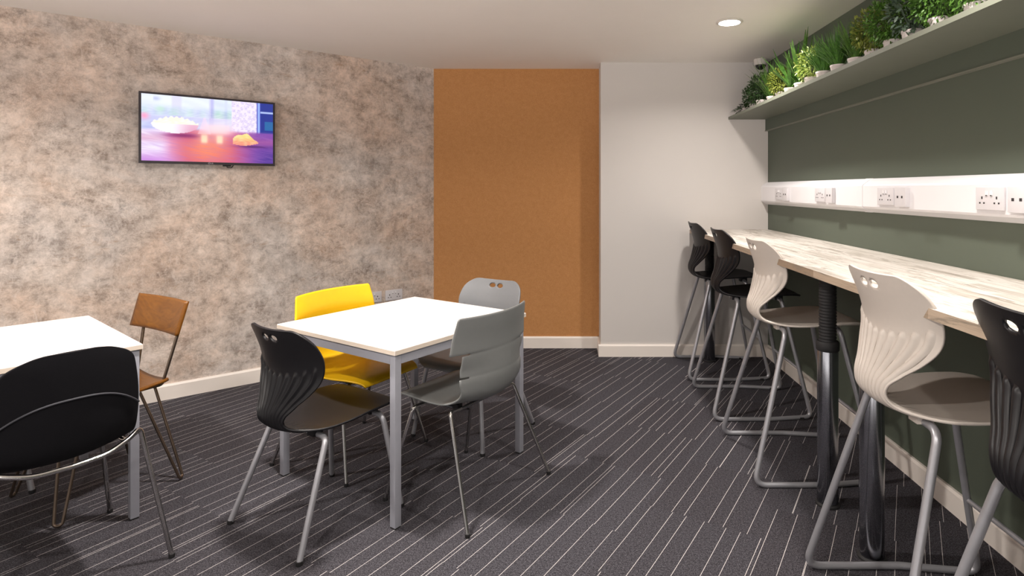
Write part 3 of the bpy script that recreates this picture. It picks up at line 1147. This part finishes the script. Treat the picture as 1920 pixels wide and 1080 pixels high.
# ------------------------------------------------------------------ upholstered chair
KL = [(-0.268, 0.838, 0.155, 0.034), (-0.270, 0.80, 0.175, 0.038), (-0.268, 0.74, 0.188, 0.045), (-0.262, 0.66, 0.200, 0.055), (-0.254, 0.58, 0.205, 0.062),
      (-0.236, 0.515, 0.205, 0.060), (-0.190, 0.472, 0.208, 0.045), (-0.120, 0.455, 0.215, 0.025), (-0.02, 0.452, 0.220, 0.012), (0.10, 0.458, 0.220, 0.006),
      (0.18, 0.458, 0.205, 0.0), (0.22, 0.450, 0.165, -0.004), (0.232, 0.440, 0.11, -0.006)]
uc = thing('upholstered_chair', 'black upholstered chair with chrome legs at the left table, cut off by the left edge', 'chair', (-1.88, 2.097, 0), facing(-0.83, 0.557))
at, LT = crom(KL, 0)
def wf_pad(L, w_):
    if L < 0.075:
        return 0.045 + (w_ - 0.045) * max(0, 1 - (1 - L / 0.075) ** 2.4) ** 0.45
    if L > LT - 0.06:
        return w_ * (0.5 + 0.5 * max(0, 1 - (1 - (LT - L) / 0.06) ** 2.4) ** 0.45)
    return w_


bm = shell(KL, [0, 0.001, 0.003, 0.006] + [0.01 + (LT - 0.015) * i / 56 for i in range(57)] + [LT - 0.002, LT], 36, wf_pad, None, (), 0, 2.2)
o = finish('seat_shell', bm, MAT['black_fabric'], uc, smooth=True)
solidify(o, 0.030, off=-0.2, sub=1)
# piping arch on the outside of the back
pts = []
for k in range(25):
    t_ = -1 + 2 * k / 24
    z = 0.600 + 0.082 * (1 - abs(t_) ** 2.6)
    a_ = -0.258 + 0.060 * abs(t_) ** 2.2 - 0.027
    pts.append((t_ * 0.205, a_, z))
mk('piping', MAT['piping'], uc, lambda bm: tube(bm, pts, 0.0032, seg=8))
for sx in (-1, 1):
    lg = mk('leg', MAT['chrome'], uc, lambda bm: tube(bm, [(0, -0.262, 0.450), (sx * 0.10, -0.256, 0.453), (sx * 0.175, -0.235, 0.478), (sx * 0.215, -0.205, 0.498), (sx * 0.29, -0.28, 0.008)], 0.0085, 0.03, seg=14))
    mk('foot_cap', MAT['rubber'], lg, lambda bm: foot_cap(bm, sx * 0.29, -0.28, 0.0105))
    lg = mk('leg', MAT['chrome'], uc, lambda bm: tube(bm, [(sx * 0.208, -0.205, 0.485), (sx * 0.205, -0.10, 0.425), (sx * 0.21, 0.17, 0.425), (sx * 0.28, 0.28, 0.008)], 0.0085, 0.03, seg=14))
    mk('foot_cap', MAT['rubber'], lg, lambda bm: foot_cap(bm, sx * 0.28, 0.28, 0.0105))

# ------------------------------------------------------------------ brown wooden chair with hairpin legs
bc = thing('wooden_chair', 'brown wooden chair with metal posts and hairpin legs at the left table', 'chair', (-2.16, 2.68, 0), facing(-0.5, -0.866))


def seat(bm):
    nx_, ny_ = 20, 20
    for zt in (0,):
        pass
    g = []
    for j in range(ny_ + 1):
        v_ = j / ny_
        y = -0.225 + 0.43 * v_
        hw = 0.155 + 0.055 * smooth01(v_ * 1.6)
        if v_ > 0.9:
            hw *= 1 - 0.12 * ((v_ - 0.9) / 0.1) ** 2
        if v_ < 0.08:
            hw *= 1 - 0.10 * ((0.08 - v_) / 0.08) ** 2
        g.append([bm.verts.new(((-1 + 2 * i / nx_) * hw, y, 0.455 + 0.012 * abs(-1 + 2 * i / nx_) ** 2 + 0.02 * max(0, 0.3 - v_) - 0.012 * max(0, v_ - 0.85) / 0.15)) for i in range(nx_ + 1)])
    for A, B in zip(g[:-1], g[1:]):
        for i in range(nx_):
            bm.faces.new((A[i], A[i + 1], B[i + 1], B[i]))


o = mk('seat', MAT['brown_wood'], bc, seat)
solidify(o, 0.014, off=-1)


def panel(bm):
    g = []
    for j in range(13):
        v_ = j / 12
        z = 0.685 + 0.158 * v_
        y = -0.232 - 0.045 * v_
        g.append([bm.verts.new(((-1 + 2 * i / 24) * (0.222 + 0.006 * v_), y + 0.016 * abs(-1 + 2 * i / 24) ** 2, z)) for i in range(25)])
    for A, B in zip(g[:-1], g[1:]):
        for i in range(24):
            bm.faces.new((A[i], A[i + 1], B[i + 1], B[i]))


o = mk('backrest', MAT['brown_wood'], bc, panel)
solidify(o, 0.014, off=1)
for sx in (-1, 1):
    mk('back_post', MAT['bronze'], bc, lambda bm: tube(bm, [(sx * 0.12, -0.17, 0.442), (sx * 0.125, -0.205, 0.442), (sx * 0.180, -0.275, 0.775)], 0.0072, 0.02))
for sx in (-1, 1):
    for sy in (-1, 1):
        fx, fy = sx * 0.240, sy * 0.240 - 0.002
        lg = mk('leg', MAT['bronze'], bc, lambda bm: tube(bm, [(sx * 0.12, sy * 0.175, 0.44), (fx - sx * 0.014, fy + sy * 0.004, 0.012), (fx + sx * 0.004, fy - sy * 0.018, 0.012), (sx * 0.15, sy * 0.10, 0.44)], 0.0062, 0.016))


for q in (-1, 1):
    mk('side_bar', MAT['bronze'], bc, lambda bm: tube(bm, [(q * 0.12, -0.19, 0.440), (q * 0.12, 0.18, 0.440)], 0.006))
    mk('cross_bar', MAT['bronze'], bc, lambda bm: tube(bm, [(-0.13, -0.005 + q * 0.165, 0.440), (0.13, -0.005 + q * 0.165, 0.440)], 0.006))


# ------------------------------------------------------------------ tables
def make_table(label, corner, e1, l1, e2, l2):
    """corner = a corner point, e1/e2 unit directions from it, lengths"""
    e1 = Vector((*e1, 0)).normalized()
    cx = Vector((corner[0], corner[1], 0)) + e1 * l1 / 2 + Vector((*e2, 0)).normalized() * l2 / 2
    rz = math.atan2(e1.y, e1.x)
    t = thing('square_table', label, 'table', (cx.x, cx.y, 0), rz)
    a_, b_ = l1 / 2, l2 / 2
    H = 0.730
    bm = bmesh.new()
    vs, fs = box(bm, -a_, a_, -b_, b_, H - 0.020, H)
    for f in fs:
        f.material_index = 0 if abs(f.calc_center_median().z - H) < 1e-4 else 1
    bmesh.ops.bevel(bm, geom=[e_ for e_ in bm.edges if all(v_.co.z > H - 0.001 for v_ in e_.verts) or abs(e_.verts[0].co.z - e_.verts[1].co.z) > 0.01], offset=0.002, segments=2, affect='EDGES')
    finish('tabletop', bm, [MAT['table_white'], MAT['table_edge']], t)
    i = 0.010
    z0, z1 = H - 0.062, H - 0.024
    for q in ((-a_ + i + 0.032, a_ - i - 0.032, -b_ + i, -b_ + i + 0.022), (-a_ + i + 0.032, a_ - i - 0.032, b_ - i - 0.022, b_ - i),
              (-a_ + i, -a_ + i + 0.022, -b_ + i + 0.032, b_ - i - 0.032), (a_ - i - 0.022, a_ - i, -b_ + i + 0.032, b_ - i - 0.032)):
        mk('frame_rail', MAT['table_frame'], t, lambda bm: box(bm, *q, z0, z1), smooth=False)
    bm = bmesh.new()
    box(bm, -a_ + 0.03, a_ - 0.03, -b_ + 0.03, b_ - 0.03, z1, H - 0.020)
    finish('spacer', bm, MAT['rubber'], t)
    for sx in (-1, 1):
        for sy in (-1, 1):
            bm = bmesh.new()
            x0 = sx * (a_ - i - 0.016)
            y0 = sy * (b_ - i - 0.016)
            box(bm, x0 - 0.016, x0 + 0.016, y0 - 0.016, y0 + 0.016, 0.006, z1)
            bevel(bm, 0.0025, 2)
            lg = finish('leg', bm, MAT['table_frame'], t, smooth=True, auto=35)
            bm = bmesh.new()
            box(bm, x0 - 0.014, x0 + 0.014, y0 - 0.014, y0 + 0.014, 0.0, 0.008)
            finish('foot', bm, MAT['rubber'], lg)
    return t


make_table('white square table with silver legs in the middle, ringed by four chairs', (-0.693, 2.343), (0.55, 0.835), 0.866, (-0.8425, 0.5387), 0.849)
make_table('white table with silver legs cut off by the left edge of the photo', (-1.785, 2.445), (-0.63, -0.777), 0.87, (-0.777, 0.63), 0.885)


# ------------------------------------------------------------------ potted plants on the shelf
def leafq(bm, p, d, up, L, w_, mi=1, bend=0.3):
    d = d.normalized()
    s = d.cross(up)
    if s.length < 1e-3:
        s = d.cross(Vector((1, 0, 0)))
    s.normalize()
    n_ = s.cross(d).normalized()
    prev = None
    segs = 3
    cur = p.copy()
    dd = d.copy()
    pr = None
    for k in range(segs + 1):
        u = k / segs
        ww = w_ * (math.sin(PI * min(0.97, 0.12 + 0.88 * u)) ** 0.8)
        a_ = bm.verts.new(cur + s * ww * 0.5)
        b_ = bm.verts.new(cur - s * ww * 0.5)
        if pr:
            f = bm.faces.new((pr[0], pr[1], b_, a_))
            f.material_index = mi
        pr = (a_, b_)
        dd = (dd - n_ * bend / segs).normalized()
        cur = cur + dd * L / segs


def foliage(bm, kind, rnd, R, H, n, fine=1.0):
    z0 = 0.055
    if kind == 'bush':
        for k in range(n):
            th = rnd.uniform(0, 2 * PI)
            ph = math.acos(rnd.uniform(-0.95, 1))
            r = rnd.uniform(0.35, 1) ** 0.6
            d = Vector((math.sin(ph) * math.cos(th), math.sin(ph) * math.sin(th), math.cos(ph)))
            p = Vector((d.x * R * r, d.y * R * r, z0 + H * 0.42 + d.z * H * 0.52 * r))
            dd = d + Vector((rnd.uniform(-.8, .8), rnd.uniform(-.8, .8), rnd.uniform(-.5, .8)))
            leafq(bm, p, dd, Vector((rnd.uniform(-1, 1), rnd.uniform(-1, 1), 1)), fine * rnd.uniform(0.018, 0.032), fine * rnd.uniform(0.008, 0.014), bend=0.4)
        for k in range(10):
            th = rnd.uniform(0, 2 * PI)
            tube(bm, [(0, 0, z0 - 0.01), (R * 0.5 * math.cos(th), R * 0.5 * math.sin(th), z0 + H * 0.6)], 0.0015, seg=5)
    elif kind == 'grass':
        for k in range(n):
            th = rnd.uniform(0, 2 * PI)
            sp = rnd.uniform(0.05, 0.75)
            d = Vector((math.cos(th) * sp, math.sin(th) * sp, 1))
            p = Vector((math.cos(th) * rnd.uniform(0, 0.025), math.sin(th) * rnd.uniform(0, 0.025), z0 - 0.01))
            leafq(bm, p, d, Vector((math.cos(th), math.sin(th), 0.2)), H * rnd.uniform(0.6, 1.05), rnd.uniform(0.004, 0.008), bend=-rnd.uniform(-0.3, 0.8))
    elif kind == 'broad':
        for k in range(n):
            th = rnd.uniform(0, 2 * PI)
            sp = rnd.uniform(0.3, 1.2)
            d = Vector((math.cos(th) * sp, math.sin(th) * sp, 1))
            p = Vector((math.cos(th) * 0.01, math.sin(th) * 0.01, z0 + rnd.uniform(-0.01, 0.06)))
            leafq(bm, p, d, Vector((math.cos(th), math.sin(th), 0.3)), H * rnd.uniform(0.7, 1.1), rnd.uniform(0.014, 0.024), bend=-rnd.uniform(-0.5, 0.5))
    elif kind == 'trail':
        for k in range(n):
            th = rnd.uniform(0, 2 * PI)
            rr = rnd.uniform(0, 1)
            p = Vector((math.cos(th) * R * rr, math.sin(th) * R * 1.3 * rr, z0 + H * (1 - rr) * rnd.uniform(0.2, 0.8) - 0.03 * rr))
            leafq(bm, p, Vector((math.cos(th), math.sin(th), rnd.uniform(-0.4, 0.8))), Vector((0, 0, 1)), rnd.uniform(0.02, 0.034), rnd.uniform(0.012, 0.018), bend=0.3)


PLANTS = [
    # y, kind, colour, R, H, n, label
    (4.66, 'trail', 'dark', 0.10, 0.08, 260, 'small dark trailing plant at the far end of the shelf'),
    (4.48, 'bush', 'dark', 0.095, 0.17, 620, 'dark green bushy plant, second from the far end of the shelf'),
    (4.29, 'bush', 'dark', 0.100, 0.22, 700, 'dark green bush just before the tall thin reeds, shelf end'),
    (4.12, 'grass', 'mid', 0.05, 0.30, 130, 'tall thin reed-like potted plant near the shelf far end'),
    (3.95, 'bush', 'olive', 0.095, 0.18, 560, 'olive green bushy plant right of the tall thin reeds'),
    (3.78, 'broad', 'bright', 0.09, 0.27, 26, 'bright green plant with long strap leaves reaching over the camera corner'),
    (3.60, 'broad', 'mid', 0.09, 0.26, 44, 'green spiky long-leaved plant left of the pale variegated one'),
    (3.42, 'bush', 'varieg', 0.090, 0.19, 400, 'pale yellow-green variegated potted plant on the shelf'),
    (3.25, 'grass', 'bright', 0.06, 0.22, 190, 'bright green feathery potted plant right of the variegated one'),
    (3.08, 'grass', 'bright', 0.06, 0.23, 170, 'green grassy potted plant, second grassy one after the variegated plant'),
    (2.92, 'grass', 'mid', 0.06, 0.22, 170, 'darker green upright grass in a white pot mid shelf'),
    (2.75, 'bush', 'olive', 0.100, 0.22, 640, 'yellow-green loose leafed bush in a white pot mid shelf'),
    (2.57, 'bush', 'mid', 0.115, 0.22, 950, 'dense round green bush left of the dark blue-green plant'),
    (2.41, 'bush', 'blue', 0.100, 0.21, 560, 'dark blue-green leafy plant between two green bushes'),
    (2.24, 'bush', 'mid', 0.120, 0.27, 1100, 'tall bushy green plant right of the dark blue-green plant'),
    (2.06, 'bush', 'mid', 0.115, 0.26, 1100, 'green bush at the top edge of the photo with a pale pink-white pot'),
    (1.89, 'bush', 'dark', 0.110, 0.24, 800, 'nearest potted bush on the shelf, mostly above the top edge'),
]
for i, (y, kind, col, R, H, n, lab) in enumerate(PLANTS):
    rnd = random.Random(100 + i)
    t = thing('potted_plant', lab, 'potted plant', (1.434 + rnd.uniform(-0.010, 0.014), y, 1.977), rnd.uniform(0, 6), 'potted plants on the shelf')
    bm = bmesh.new()
    lathe(bm, [(0.030, 0), (0.033, 0.004), (0.038, 0.048), (0.041, 0.051), (0.041, 0.060), (0.038, 0.060), (0.036, 0.050)], seg=28)
    p_ = finish('pot', bm, MAT['pot'], t, smooth=True, auto=40)
    bm = bmesh.new()
    lathe(bm, [(0.0355, 0.046), (0.0355, 0.053), (0.001, 0.056)], seg=20)
    finish('soil', bm, MAT['soil'], p_)
    bm = bmesh.new()
    fn_ = 0.66 if (kind == 'bush' and col in ('mid', 'olive', 'dark')) else 1.0
    foliage(bm, kind, rnd, R, H, int(n * (1.9 if fn_ < 1 else 1)), fn_)
    me_o = finish('foliage', bm, [LEAF[col], LEAF[col]], t)
